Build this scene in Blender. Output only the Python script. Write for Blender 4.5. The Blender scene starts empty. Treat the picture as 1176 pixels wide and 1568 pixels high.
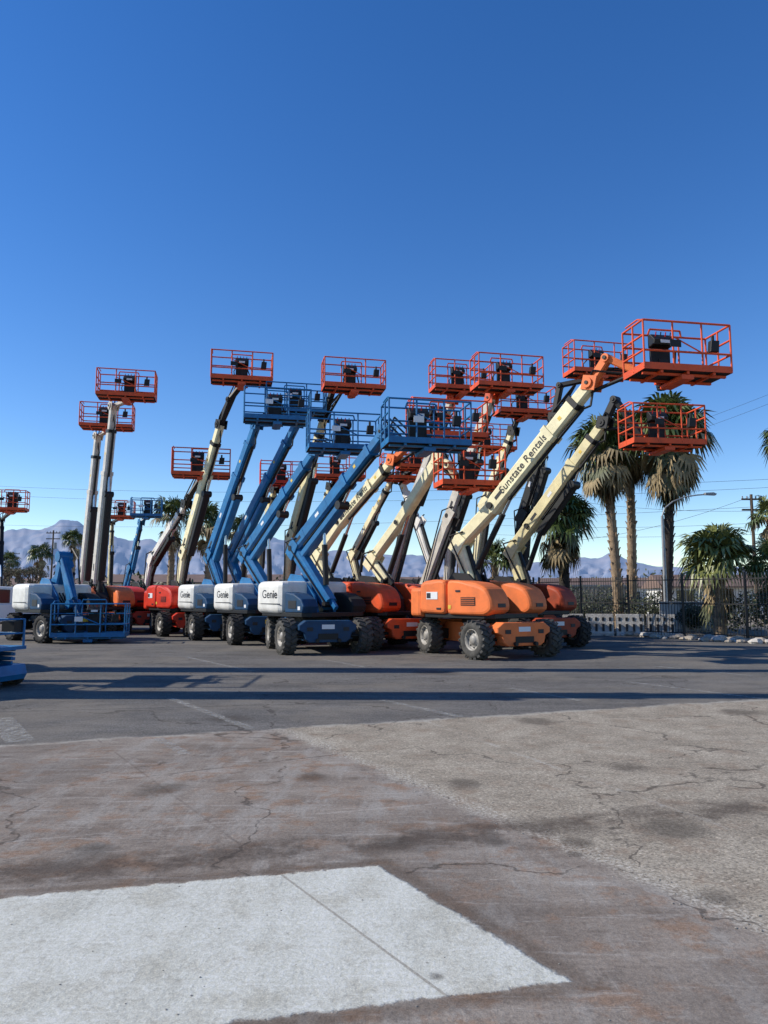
import bpy, math, random
from mathutils import Vector, Matrix, noise
random.seed(7)
F=1132.4; CAMH=1.6; PITCH=math.atan((912-784)/F)
R=math.radians
# ---------- camera calibration helpers ----------
def ray(px,py):
    f=Vector((0,math.cos(PITCH),math.sin(PITCH))); u=Vector((0,-math.sin(PITCH),math.cos(PITCH)))
    return f+Vector((1,0,0))*((px-588)/F)+u*((784-py)/F)
def G(px,py,z=0):
    d=ray(px,py); t=(z-CAMH)/d.z
    return Vector((d.x*t,d.y*t,z))
def W(px,py,depth):
    d=ray(px,py); t=depth/d.y
    return Vector((d.x*t,depth,CAMH+d.z*t))
scene=bpy.context.scene
# ---------- materials ----------
MATS={}
def nt(name):
    m=bpy.data.materials.new(name); m.use_nodes=True
    n=m.node_tree; return m,n,n.nodes['Principled BSDF']
def mat(name,col,rough=.5,metal=0,var=.25,scale=3.0,dirt=None,bump=0,spec=.5):
    m,n,b=nt(name); N=n.nodes; Lk=n.links
    tc=N.new('ShaderNodeTexCoord'); nz=N.new('ShaderNodeTexNoise'); nz.inputs['Scale'].default_value=scale
    nz.inputs['Detail'].default_value=5; nz.inputs['Roughness'].default_value=.65
    Lk.new(tc.outputs['Object'],nz.inputs['Vector'])
    cr=N.new('ShaderNodeValToRGB'); cr.color_ramp.elements[0].position=.3; cr.color_ramp.elements[1].position=.72
    d=dirt or tuple(c*(1-var) for c in col)
    cr.color_ramp.elements[0].color=(*d,1); cr.color_ramp.elements[1].color=(*[min(1,c*(1+var*.3)) for c in col],1)
    Lk.new(nz.outputs['Fac'],cr.inputs['Fac']); Lk.new(cr.outputs['Color'],b.inputs['Base Color'])
    b.inputs['Roughness'].default_value=rough; b.inputs['Metallic'].default_value=metal
    b.inputs['Specular IOR Level'].default_value=spec
    if bump:
        bp=N.new('ShaderNodeBump'); bp.inputs['Strength'].default_value=bump; bp.inputs['Distance'].default_value=.03
        n2=N.new('ShaderNodeTexNoise'); n2.inputs['Scale'].default_value=scale*6; Lk.new(tc.outputs['Object'],n2.inputs['Vector'])
        Lk.new(n2.outputs['Fac'],bp.inputs['Height']); Lk.new(bp.outputs['Normal'],b.inputs['Normal'])
    MATS[name]=m; return m
mat('orange_faded',(.90,.21,.055),.55,dirt=(.62,.16,.055),spec=.25,scale=2.2)
mat('orange_red',(.78,.095,.022),.5,dirt=(.5,.075,.025),spec=.3)
mat('orange_shaded',(.42,.06,.02),.55,dirt=(.25,.045,.02),spec=.3)  # hood orange darkened: shade of neighbouring machines put into the colour
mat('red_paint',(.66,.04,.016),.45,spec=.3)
mat('cream_paint',(.88,.81,.52),.5,dirt=(.66,.58,.36),spec=.3)
mat('cream_shaded',(.76,.67,.38),.5,dirt=(.52,.45,.25),spec=.3)  # cream boom paint with shade mixed into its colour
mat('blue_paint',(.01,.16,.38),.42,dirt=(.012,.10,.24),spec=.4)
mat('blue_dark',(.008,.055,.14),.5,dirt=(.012,.04,.08),spec=.3)
mat('white_cover',(.82,.80,.74),.45,dirt=(.60,.58,.53),scale=2,spec=.3)
mat('grey_boom',(.62,.58,.51),.45,dirt=(.42,.39,.33),spec=.3)
mat('black_steel',(.018,.018,.018),.5,spec=.3)
mat('dark_mesh',(.03,.03,.03),.7,spec=.2)
mat('chrome_rod',(.6,.6,.6),.2,metal=1)
mat('tyre_rubber',(.03,.03,.03),.85,dirt=(.055,.05,.045),scale=8,spec=.2)
mat('tyre_pale',(.10,.095,.085),.9,dirt=(.05,.048,.045),scale=8,spec=.2)
mat('rim_paint',(.36,.34,.30),.5,dirt=(.2,.18,.16))
mat('label_white',(.75,.75,.75),.4,var=.05)
mat('label_black',(.01,.01,.015),.5)
mat('yellow_mark',(.75,.5,.05),.5)
mat('palm_green',(.08,.115,.028),.45,var=.5,scale=2)
mat('palm_green_light',(.20,.22,.065),.45,var=.4,scale=2)
mat('palm_dead',(.36,.27,.14),.8,var=.5,scale=2)
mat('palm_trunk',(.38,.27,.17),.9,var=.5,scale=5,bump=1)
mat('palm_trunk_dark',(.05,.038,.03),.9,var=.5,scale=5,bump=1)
mat('leaf_dark',(.04,.055,.02),.6,var=.5,scale=.8)
mat('leaf_olive',(.10,.11,.045),.6,var=.4,scale=.8)
mat('leaf_brown',(.19,.135,.085),.8,var=.4,scale=.5)
mat('bark',(.12,.09,.07),.9,var=.4,scale=4)
mat('iron_black',(.015,.015,.016),.5)
mat('galvanised',(.33,.34,.35),.5,metal=.3)
mat('wood_pole',(.13,.09,.06),.9,scale=3)
mat('concrete_block',(.60,.56,.5),.85,dirt=(.35,.32,.29),scale=4,bump=.5)
mat('stone',(.52,.45,.36),.9,dirt=(.22,.18,.14),scale=4,bump=.5)
mat('stucco',(.50,.43,.34),.9,scale=1)
mat('stucco_white',(.7,.68,.63),.9,scale=1)
mat('roof',(.2,.13,.1),.9,scale=1)
mat('glass_dark',(.02,.025,.03),.1)
mat('car_white',(.7,.7,.7),.25,var=.05)
mat('wire',(.03,.03,.035),.6)
mat('pebble',(.45,.41,.35),.9,dirt=(.08,.07,.06),scale=30)
mat('lamp_red',(.5,.01,.01),.3)
# ---------- mesh builder ----------
class MB:
    def __init__(s): s.v=[]; s.f=[]; s.m=[]; s.names=[]; s.sm=[]
    def mi(s,m):
        if m not in s.names: s.names.append(m)
        return s.names.index(m)
    def add(s,vs,fs,m,smooth=False):
        o=len(s.v); s.v+= [tuple(v) for v in vs]; k=s.mi(m)
        for f in fs: s.f.append(tuple(i+o for i in f)); s.m.append(k); s.sm.append(smooth)
    def box(s,c,sz,m,M=None):
        c=Vector(c); h=[a/2 for a in sz]; vs=[]
        for x in(-1,1):
            for y in(-1,1):
                for z in(-1,1):
                    v=Vector((x*h[0],y*h[1],z*h[2]))
                    if M: v=M@v
                    vs.append(c+v)
        s.add(vs,[(0,1,3,2),(4,6,7,5),(0,4,5,1),(2,3,7,6),(0,2,6,4),(1,5,7,3)],m)
    def beam(s,a,b,w,h,m,w1=None,h1=None,ch=.18,side=None):
        a=Vector(a);b=Vector(b);d=(b-a).normalized(); w1=w1 or w; h1=h1 or h
        side=Vector(side) if side else Vector((0,1,0))
        if abs(d.dot(side))>.95: side=Vector((1,0,0))
        side=(side-d*side.dot(d)).normalized(); up=side.cross(d)
        vs=[]
        for p,ww,hh in((a,w,h),(b,w1,h1)):
            c=min(ww,hh)*ch; x=ww/2; y=hh/2
            for q in((x-c,-y),(x,-y+c),(x,y-c),(x-c,y),(-x+c,y),(-x,y-c),(-x,-y+c),(-x+c,-y)):
                vs.append(p+side*q[0]+up*q[1])
        fs=[(i,(i+1)%8,(i+1)%8+8,i+8) for i in range(8)]+[tuple(range(7,-1,-1)),tuple(range(8,16))]
        s.add(vs,fs,m)
    def tube(s,a,b,r,m,n=6,r1=None,cap=True):
        a=Vector(a);b=Vector(b); d=b-a
        if d.length<1e-6:return
        d.normalize(); q=Vector((0,0,1)) if abs(d.z)<.9 else Vector((1,0,0))
        x=d.cross(q).normalized(); y=d.cross(x); r1=r if r1 is None else r1
        vs=[a+(x*math.cos(t)+y*math.sin(t))*r for t in[2*math.pi*i/n for i in range(n)]]+[b+(x*math.cos(t)+y*math.sin(t))*r1 for t in[2*math.pi*i/n for i in range(n)]]
        s.add(vs,[(i,(i+1)%n,(i+1)%n+n,i+n) for i in range(n)],m,n>5)
        if cap: s.add(vs,[tuple(range(n-1,-1,-1)),tuple(range(n,2*n))],m)
    def path(s,pts,r,m,n=5):
        for i in range(len(pts)-1): s.tube(pts[i],pts[i+1],r,m,n,cap=False)
    def prism(s,prof,a0,a1,axis,m,ch=.05,sub=3):
        n0=len(prof); P=[]
        if ch>=.07:
            for i in range(n0):
                a=Vector(prof[i-1]);b=Vector(prof[i]);c=Vector(prof[(i+1)%n0])
                la=(a-b).length; lc=(c-b).length; k=min(ch*1.2,la*.35,lc*.35)
                p=b+(a-b)/la*k; q=b+(c-b)/lc*k
                P+= [tuple(p),tuple(p*.25+b*.5+q*.25),tuple(q)]
        else: P=list(prof)
        cx=sum(p[0] for p in P)/len(P); cy=sum(p[1] for p in P)/len(P); n=len(P)
        def ins(c):
            o=[]
            for p in P:
                dx,dy=cx-p[0],cy-p[1]; l=math.hypot(dx,dy) or 1; o.append((p[0]+dx*c/l*1.2,p[1]+dy*c/l*1.2))
            return o
        def mp(p,a): return {'y':(p[0],a,p[1]),'z':(p[0],p[1],a),'x':(a,p[0],p[1])}[axis]
        rings=[]
        for i in range(sub+1):
            t=math.pi/2*i/sub; rings.append((ins(ch*(1-math.sin(t))),a0+ch*(1-math.cos(t))))
        for i in range(sub,-1,-1):
            t=math.pi/2*i/sub; rings.append((ins(ch*(1-math.sin(t))),a1-ch*(1-math.cos(t))))
        vs=[mp(p,a) for r,a in rings for p in r]; fs=[]
        for k in range(len(rings)-1):
            for i in range(n):
                j=(i+1)%n; fs.append((k*n+i,k*n+j,(k+1)*n+j,(k+1)*n+i))
        fs.append(tuple(range(n-1,-1,-1))); fs.append(tuple(range((len(rings)-1)*n,len(rings)*n)))
        s.add(vs,fs,m)
    def lathe(s,prof,c,M,n,m,smooth=True):
        c=Vector(c); vs=[]
        for i in range(n):
            t=2*math.pi*i/n
            for r,y in prof: vs.append(c+M@Vector((r*math.cos(t),y,r*math.sin(t))))
        k=len(prof); fs=[]
        for i in range(n):
            j=(i+1)%n
            for q in range(k-1): fs.append((i*k+q,j*k+q,j*k+q+1,i*k+q+1))
        s.add(vs,fs,m,smooth)
    def xf(s,i0,M):
        for i in range(i0,len(s.v)): s.v[i]=tuple(M@Vector(s.v[i]))
    def obj(s,name,M=None,recalc=True):
        me=bpy.data.meshes.new(name); me.from_pydata(s.v,[],s.f)
        for n in s.names: me.materials.append(MATS[n])
        me.polygons.foreach_set('material_index',s.m); me.polygons.foreach_set('use_smooth',s.sm)
        me.update()
        if recalc:
            import bmesh
            bm=bmesh.new(); bm.from_mesh(me); bmesh.ops.recalc_face_normals(bm,faces=bm.faces); bm.to_mesh(me); bm.free()
        o=bpy.data.objects.new(name,me); scene.collection.objects.link(o)
        if M: o.matrix_world=M
        return o
def wheel(mb,c,yaw,Rr=.49,Wd=.38,tm='tyre_rubber',rim='rim_paint'):
    M=Matrix.Rotation(yaw,3,'Z'); h=Wd/2; k=Rr/.49
    tp=[(.27,-h+.03),(.31,-h),(.40,-h-.01),(.455,-h+.035),(.465,-h+.06),(.465,h-.06),(.455,h-.035),(.40,h+.01),(.31,h),(.27,h-.03)]
    mb.lathe([(a*k,b) for a,b in tp],c,M,24,tm)
    for s in(-1,1):
        rp=[(.275,s*(h-.03)),(.262,s*(h-.02)),(.25,s*(h-.1)),(.15,s*(h-.12)),(.12,s*(h-.06)),(.07,s*(h-.03)),(.001,s*(h-.03))]
        mb.lathe([(a*k,b) for a,b in rp],c,M,16,rim)
        if Rr>.4:
            for i in range(8):
                t=i*math.pi/4; mb.box(Vector(c)+M@Vector((.19*math.cos(t),s*(h-.105),.19*math.sin(t))),(.03,.03,.03),'black_steel')
    nl=18
    for i in range(nl):
        for s in(-1,1):
            t=2*math.pi*(i+(.5 if s>0 else 0))/nl
            MR=M@Matrix.Rotation(-t,3,'Y')
            p=Vector(c)+MR@Vector((.468*k,s*h*.52,0))
            mb.box(p,(.06,h*.98,.075),tm,MR@Matrix.Rotation(s*R(28),3,'X'))
def basket(mb,c,yaw,Wd,D,col,style):
    i0=len(mb.v); x=D/2; y=Wd/2; r=.024
    mb.box((0,0,.02),(D,Wd,.04),'dark_mesh')
    for yy in(-y*.6,0,y*.6): mb.box((0,yy,-.03),(D*.96,.06,.06),col)
    for xx in(-x*.6,x*.6): mb.box((xx,0,-.045),(.06,Wd*.96,.05),col)
    for s in(-1,1):
        mb.box((s*x,0,.075),(.025,Wd+.025,.15),col)
        mb.box((0,s*y,.075),(D-.03,.022,.15),col)
    posts=[(-x,-y),(-x,y),(x,-y),(x,y),(x,-y/3),(x,y/3),(-x,-y/3),(-x,y/3),(0,-y),(0,y)]
    for a,b in posts: mb.tube((a,b,.04),(a,b,1.1),r,col,6)
    for z in(.42,.76,1.1):
        for s in(-1,1):
            if z!=.76 or s<0: mb.tube((s*x,-y,z),(s*x,y,z),r,col,6)
            mb.tube((-x,s*y,z),(x,s*y,z),r,col,6)
    mb.path([(-x,-.42,1.1),(-x+.03,-.38,1.24),(-x+.03,.38,1.24),(-x,.42,1.1)],r,col)
    mb.path([(x-.02,-y+.03,1.1),(x-.28,-y+.03,1.2),(-x+.1,-y+.03,1.2)],r*.8,col)
    mb.tube((x,-y/3,.76),(x,y/3,.42),r*.7,col,5)
    q=random.uniform(-.2,.1)
    mb.prism([(-x+.02,.78),(-x+.30,.80),(-x+.33,.9),(-x+.14,1.08),(-x+.02,1.10)],q-.26,q+.26,'y','black_steel',.03,2)
    mb.box((-x+.08,q,.42),(.1,.46,.66),'dark_mesh')
    mb.box((-x+.14,q+.05,.35),(.02,.22,.3),'black_steel')
    for k in range(4): mb.tube((-x+.24,q-.18+.12*k,1.0),(-x+.27,q-.18+.12*k,1.1),.014,'label_black' if k%2 else 'lamp_red',5)
    mb.box((-x+.335,q,.86),(.015,.22,.07),'label_white')
    mb.box((x+.02,-.3,.6),(.012,.26,.16),'label_white' if style=='genie' else 'black_steel')
    mb.prism([(y-.45,.5),(y-.24,.5),(y-.22,.76),(y-.42,.76)],x-.2,x-.06,'x','black_steel',.02,2)
    mb.tube((x-.14,y-.34,.76),(x-.14,y-.34,.88),.035,'black_steel',8)
    mb.path([(-x+.1,.2,.7),(-x-.1,.3,.5),(-x-.2,.25,.1),(-x-.3,.1,-.1)],.025,'black_steel')
    mb.path([(-x+.1,-.2,.75),(-x-.12,-.3,.6),(-x-.2,-.2,.1)],.02,'black_steel')
    mb.box((-x-.05,0,.2),(.09,.5,.5),col if style!='genie' else 'blue_dark')
    mb.beam((-x-.02,0,-.12),(x*.9,0,-.12),.3,.1,col)
    mb.tube((-x-.2,0,-.12),(-x-.2,0,.42),.11,'black_steel',10)
    mb.box((-x-.1,0,.0),(.25,.25,.16),'black_steel')
    mb.xf(i0,Matrix.Translation(Vector(c))@Matrix.Rotation(yaw,4,'Z'))
def chassis(mb,yaw,col,tm,rimm='rim_paint'):
    i0=len(mb.v)
    mb.prism([(-1.5,.42),(-1.3,.34),(1.3,.34),(1.5,.42),(1.5,.72),(1.2,.88),(-1.2,.88),(-1.5,.72)],-.52,.52,'y',col,.04)
    for s in(-1,1):
        mb.prism([(-.85,.4),(.85,.4),(.9,.5),(.85,.68),(-.85,.68),(-.9,.5)],s*1.24-.14,s*1.24+.14,'x',col if s>0 else 'black_steel',.03)
        mb.prism([(-.5,.34),(.5,.34),(.62,.42),(.66,.6),(.8,.68),(.8,.8),(.62,.93),(-.62,.93),(-.8,.8),(-.8,.68),(-.66,.6),(-.62,.42)],s*1.68-.24,s*1.68+.14,'x',col,.04)
        mb.tube((s*1.5,-.95,.5),(s*1.5,.95,.5),.045,'black_steel')
        mb.box((s*1.828,0,.5),(.02,.55,.16),'black_steel')
        for yy in(-.5,.5): mb.box((s*1.825,yy,.7),(.02,.16,.1),'label_black')
        mb.box((s*1.825,0,.76),(.015,.35,.12),'label_white' if random.random()<.5 else 'yellow_mark')
        for yy in(-.3,.3): mb.tube((s*1.8,yy,.40),(s*1.92,yy,.40),.05,'black_steel',8)
        for t in(-1,1):
            mb.tube((s*1.24,t*.78,.49),(s*1.24,t*.98,.49),.17,'black_steel',10)
            wheel(mb,(s*1.24,t*1.06,.49),random.uniform(-.05,.05)+(R(8) if s>0 else 0),tm=tm,rim=rimm)
    mb.tube((0,0,.86),(0,0,1.04),.62,'black_steel',24)
    mb.xf(i0,Matrix.Rotation(yaw,4,'Z'))
def turntable(mb,style,hood):
    mb.prism([(-1.75,-.75),(-1.2,-1.1),(.9,-1.1),(1.1,-.9),(1.1,.9),(.9,1.1),(-1.2,1.1),(-1.75,.75)],1.0,1.13,'z','black_steel',.02)
    if style=='jlg':
        for s in(-1,1):
            a,b=sorted((s*.42,s*1.2))
            mb.prism([(-1.35,1.12),(-.36,1.10),(-.36,2.02),(-.8,2.04),(-1.2,2.0),(-1.35,1.9)],a,b,'y',hood,.1)
            mb.prism([(-.33,1.10),(1.0,1.08),(1.25,1.22),(1.22,1.5),(1.05,1.78),(.72,1.93),(.1,2.0),(-.33,2.01)],a,b,'y',hood,.1)
            yy=s*1.205
            mb.box((.45,s*1.2,1.45),(.5,.014,.22),'black_steel')
            for k in range(4): mb.box((.45,s*1.212,1.38+k*.05),(.46,.012,.015),hood)
            mb.box((-.85,yy,1.6),(.42,.012,.2),'label_white'); mb.box((-.97,s*1.213,1.6),(.14,.01,.14),'label_black')
            mb.box((.1,yy,1.72),(.16,.02,.05),'label_black'); mb.box((-.6,yy,1.25),(.16,.02,.05),'label_black')
            mb.box((1.245,s*.8,1.35),(.012,.3,.1),'label_black')
            mb.box((-.2,s*1.207,1.3),(.1,.01,.1),'yellow_mark')
        prof=[(-1.3,-1.2)]+[(-1.55-.6*math.cos(R(t)),1.2*math.sin(R(t))) for t in range(-70,71,20)]+[(-1.3,1.2)]
        mb.prism(prof,1.02,1.82,'z',hood,.1)
        mb.box((-1.2,0,1.5),(.5,.7,.7),'black_steel')
        mb.prism([(-.3,1.13),(.6,1.13),(.6,1.5),(.3,1.75),(-.3,1.75)],-.24,.24,'y','dark_mesh',.03)
    else:
        prof=[(.02,-1.2),(-1.2,-1.22)]+[(-1.25-.75*math.cos(R(t)),1.15*math.sin(R(t))) for t in range(-75,76,15)]+[(-1.2,1.22),(.02,1.2)]
        mb.prism(prof,1.08,2.02,'z',hood,.17,5)
        mb.box((-.9,0,2.05),(.8,.5,.12),'black_steel')
        for s in(-1,1):
            mb.box((-.6,s*1.212,1.36),(1.1,.012,.025),'label_black')
            mb.prism([(.05,1.12),(.95,1.12),(1.02,1.3),(.88,1.5),(.5,1.66),(.05,1.7)],*sorted((s*.6,s*1.12)),'y','blue_dark' if s<0 else 'dark_mesh',.05)
            mb.box((.45,s*1.125,1.35),(.4,.012,.22),'label_black')
            mb.box((.8,s*1.125,1.25),(.12,.012,.1),'label_white')
    for s in(-1,1):
        mb.prism([(-1.1,1.13),(.55,1.13),(.4,1.6),(-.3,2.2),(-.9,2.25),(-1.1,2.0)],*sorted((s*.26,s*.34)),'y','black_steel' if style=='jlg' else 'blue_paint',.015,1)
    for k in range(4):
        y=-.2+.13*k; mb.path([(-.9,y,1.2),(-.5+.1*k,y*1.2,2.1+.08*k),(0,y,1.7),(.4,y*.5,1.3)],.025,'black_steel')
def textchild(parent,txt,size,loc,dirv,matn,ysign=-1):
    cu=bpy.data.curves.new('lettering','FONT'); cu.body=txt; cu.size=size; cu.extrude=.002; cu.align_x='CENTER'; cu.align_y='CENTER'; cu.offset=.002
    o=bpy.data.objects.new('lettering',cu); scene.collection.objects.link(o); cu.materials.append(MATS[matn])
    d=Vector(dirv).normalized(); nrm=Vector((0,ysign,0)); up=nrm.cross(d)
    M=Matrix((d,up,nrm)).transposed().to_4x4(); M.translation=Vector(loc)
    o.parent=parent; o.matrix_local=M
def lift(bpx=None,d=None,h=-50,style='jlg',hood='orange_red',boom='cream_paint',jib='black_steel',bcol='orange_red',
         pts=(),jibpts=(),bk=None,bw=2.3,ch=-16,sizes=None,world=None,wpts=None,wbk=None,tm='tyre_rubber',ccol=None,text=None,
         name='boom_lift',bhead=-78):
    if world: B=Vector((world[0],world[1],0))
    else:
        t=ray(bpx,900); B=Vector((t.x/t.y*d,d,0))
    byaw=bhead-h
    hr=R(h); u=Vector((math.cos(hr),math.sin(hr)))
    def L(px,py):
        q=ray(px,py); D_=-u.x*q.y+q.x*u.y
        r=(B.x*q.y-q.x*B.y)/D_
        t=(B.y+r*u.y)/q.y
        return Vector((r,0,CAMH+q.z*t))
    P=[Vector((a,0,b)) for a,b in wpts] if wpts else [L(*p) for p in pts]
    J=[] if wpts else [L(*p) for p in jibpts]
    C=Vector((wbk[0],0,wbk[1])) if wbk else L(*bk)
    mb=MB()
    cc=ccol or (hood if style=='jlg' else 'blue_dark')
    chassis(mb,R(ch),cc,tm); turntable(mb,style,hood)
    n=len(P)-1
    sz=sizes or [(.34,.42)]*n
    for i in range(n):
        w,hh=sz[i]; a,b=P[i],P[i+1]; dr=(b-a).normalized(); ln=(b-a).length
        up=Vector((0,1,0)).cross(dr)
        if up.z<0: up=-up
        if i==n-1 and ln>2.6:
            s1=a+dr*ln*.62; s2=a+dr*ln*.86
            mb.beam(a-dr*.1,s1,w,hh,boom); mb.beam(s1-dr*.2,s2,w*.86,hh*.85,boom); mb.beam(s2-dr*.2,b,w*.72,hh*.7,boom)
            mb.beam(s1-dr*.12,s1+dr*.05,w*1.08,hh*1.08,boom,ch=.12)
            mb.beam(s2-dr*.1,s2+dr*.04,w*.95,hh*.93,'black_steel' if style=='jlg' else boom,ch=.12)
            o=-up*(hh*.5+.03)
            mb.beam(a+dr*.5+o+Vector((0,-.06,0)),s2+o,.1,.06,'black_steel')
            mb.path([s2+o,s2+o+dr*.2-up*.12,s2+dr*.5-up*hh*.35,b-up*.1],.03,'black_steel')
            for k in(.15,.42):
                q=a+dr*ln*k; mb.beam(q-dr*.03,q+dr*.03,w*1.04,hh*1.04,boom)
            if style=='genie' or not text:
                oo=-up*(hh*.5+.24)
                e0=a+oo*1.0+dr*.1; e1=a+dr*ln*.5+oo*.9
                mb.beam(e0,e1,w*.8,hh*.55,boom if style=='genie' else 'black_steel')
                mb.tube(e1+Vector((0,-w*.5,0)),e1+Vector((0,w*.5,0)),.13,'black_steel',10)
                mb.tube(e1,a+dr*ln*.66-up*.15,.045,'chrome_rod',8)
            for k,mm,sx in((.06,'label_black',.3),(.72,'yellow_mark',.1),(.3,'label_white',.2)):
                q=a+dr*ln*k; ww=w if k<.62 else w*.86
                if text and k==.3: continue
                for sg in(-1,1): mb.beam(q+Vector((0,sg*(ww/2+.003),0)),q+dr*sx+Vector((0,sg*(ww/2+.003),0)),.006,.1,mm)
        else:
            mb.beam(a,b,w,hh,boom)
        mb.tube(b+Vector((0,-w*.58,0)),b+Vector((0,w*.58,0)),hh*.28,boom if i<n-1 else jib,12)
        mb.tube(b+Vector((0,-w*.64,0)),b+Vector((0,w*.64,0)),hh*.1,'black_steel',8)
        mb.tube(a+Vector((0,-w*.66,0)),a+Vector((0,w*.66,0)),hh*.2,'black_steel',10)
    a,b=P[-2],P[-1]; dr=(b-a).normalized()
    c0=Vector((max(P[0].x,-.2)+.45,0,1.45)) if len(P)<3 else P[0]+(P[1]-P[0])*.3+Vector((.35,0,.05))
    c1=a+dr*(b-a).length*.34
    mid=c0+(c1-c0)*.55
    mb.tube(c0,mid,.085,'black_steel',10); mb.tube(mid,c1,.05,'chrome_rod',8)
    if len(P)>2:
        o=Vector((.3,0,-.12)); mb.beam(P[0]+o,P[1]+o*.9,.12,.16,boom if style!='jlg' else 'black_steel')
        mb.path([P[0]+Vector((.1,.2,0)),P[1]+Vector((-.28,.2,.15)),P[1]+Vector((.2,.2,.35))],.03,'black_steel')
        mb.path([P[0]+Vector((.1,-.22,0)),P[1]+Vector((-.22,-.22,.2)),P[1]+Vector((.3,-.2,.3))],.025,'black_steel')
        for sg in(-1,1):
            mb.beam(P[1]+Vector((-.1,sg*(sz[0][0]*.5+.03),-.25)),P[1]+Vector((.25,sg*(sz[0][0]*.5+.03),.2)),.04,.42,boom)
    D=.91; ba=C+Matrix.Rotation(R(byaw),3,'Z')@Vector((-D/2-.2,0,.08))
    chain=[b]+J+[ba]
    for i in range(len(chain)-1):
        last=(i==len(chain)-2)
        mb.beam(chain[i],chain[i+1],.2,.24 if not last else .18,jib)
        mb.tube(chain[i]+Vector((0,-.14,0)),chain[i]+Vector((0,.14,0)),.105,jib,12)
        mb.tube(chain[i]+Vector((0,-.17,0)),chain[i]+Vector((0,.17,0)),.05,'black_steel',8)
    if J:
        mb.tube(b+Vector((0,0,-.2)),J[0]+(ba-J[0])*.5+Vector((0,0,-.1)),.05,'black_steel',8)
    for k in range(3):
        y=.14-.12*k
        mb.path([b+Vector((0,y,.1)),b+Vector((.15,y*1.4,.42-.07*k)),ba+Vector((-.3,y,.38-.1*k)),ba+Vector((0,y*.6,.1-.1*k))],.026,'black_steel')
    for sg in(-1,1): mb.beam(b+Vector((-.15,sg*.16,.05)),b+Vector((.22,sg*.16,-.05)),.03,.36,jib if style=='jlg' else boom)
    basket(mb,C,R(byaw),bw,D,bcol,style)
    M=Matrix.Translation(B)@Matrix.Rotation(hr,4,'Z')
    o=mb.obj(name,M)
    if text:
        w=sz[-1][0]; textchild(o,text,.30,(a+dr*(b-a).length*.36)+Vector((0,-w/2-.008,0)),dr,'label_black')
    if style=='genie':
        textchild(o,'Genie',.34,(-.62,-1.215,1.63),(1,0,0),'label_black')
    return o
GN=dict(style='genie',hood='white_cover',boom='blue_paint',jib='blue_paint',bcol='blue_paint')
# front pair (orange)
lift(742,20.5,-48,hood='orange_faded',pts=[(722,892),(704,832),(757,775),(905,588)],sizes=[(.34,.42),(.32,.40),(.38,.48)],jib='orange_faded',
     jibpts=[(930,549)],bk=(1037,577),text='Sunstate Rentals',tm='tyre_pale',ch=-17,bhead=-80,bw=2.1)
lift(802,24.2,-50,hood='orange_shaded',boom='cream_shaded',pts=[(800,890),(785,842),(812,806),(925,648)],sizes=[(.34,.42),(.32,.40),(.36,.44)],
     jibpts=[(942,612)],bk=(1014,684),bhead=-82,bw=2.1)
lift(782,29,-50,boom='black_steel',hood='orange_shaded',pts=[(795,885),(800,790),(848,640)],jibpts=[(858,590)],bk=(917,576))
# orange pair in the middle
lift(592,23.6,-50,hood='orange_red',pts=[(592,890),(570,858),(612,800),(672,703)],sizes=[(.3,.36),(.3,.34),(.3,.36)],jibpts=[(688,712)],bk=(719,746),bw=1.83,tm='tyre_pale',jib='cream_paint')
lift(540,25.6,-50,hood='orange_red',pts=[(505,890),(487,852),(522,800),(602,705)],sizes=[(.32,.4),(.3,.36),(.34,.42)],jib='orange_faded',jibpts=[(640,668)],bk=(684,672),text='Sunstate Rentals')
# blue articulated row
lift(484,22.0,-50,pts=[(505,925),(453,840),(590,662)],sizes=[(.34,.44),(.36,.44)],bk=(652,685),tm='tyre_pale',ch=-24,bw=2.1,**GN)
lift(402,26.0,-50,pts=[(418,918),(377,848),(484,690)],sizes=[(.34,.44),(.36,.44)],bk=(526,691),ch=-22,bw=2.2,**GN)
lift(340,28.5,-50,pts=[(345,918),(323,850),(393,650)],sizes=[(.34,.44),(.36,.46)],bk=(424,646),ch=-20,**GN)
lift(362,31.5,-50,pts=[(372,905),(352,852),(455,648)],sizes=[(.34,.44),(.36,.46)],bk=(452,634),**GN)
# rear rows
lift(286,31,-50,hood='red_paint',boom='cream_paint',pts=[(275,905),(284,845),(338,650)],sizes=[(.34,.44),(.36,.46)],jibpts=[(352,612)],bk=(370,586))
lift(457,30,-50,boom='cream_shaded',pts=[(440,900),(448,820),(496,640)],sizes=[(.34,.44),(.34,.44)],jibpts=[(512,590)],bk=(541,598),hood='orange_red')
lift(648,28,-50,boom='grey_boom',pts=[(650,900),(690,790),(752,610)],sizes=[(.34,.44),(.34,.44)],jib='orange_red',bk=(776,597),hood='orange_red')
lift(598,31,-50,boom='grey_boom',pts=[(600,890),(632,770),(692,612)],sizes=[(.34,.4),(.34,.4)],jib='orange_red',bk=(706,600),hood='orange_red')
lift(728,31,-50,boom='cream_paint',pts=[(725,890),(742,770),(785,660)],sizes=[(.3,.36),(.3,.36)],bk=(803,636),hood='white_cover')
lift(690,34,-50,boom='grey_boom',pts=[(685,895),(690,810),(728,700)],sizes=[(.3,.36),(.3,.36)],bk=(748,690),hood='white_cover',bcol='orange_red')
lift(640,33,-56,boom='white_cover',pts=[(668,895),(640,800),(612,730)],sizes=[(.26,.32),(.26,.32)],bk=(640,718),hood='orange_red',bw=1.83)
lift(150,32,-50,boom='grey_boom',pts=[(148,890),(174,622)],sizes=[(.38,.48)],jib='grey_boom',bk=(194,610),hood='orange_faded')
lift(128,35.5,-50,boom='grey_boom',pts=[(128,890),(150,668)],sizes=[(.38,.48)],jib='grey_boom',bk=(164,656),hood='orange_faded')
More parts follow.
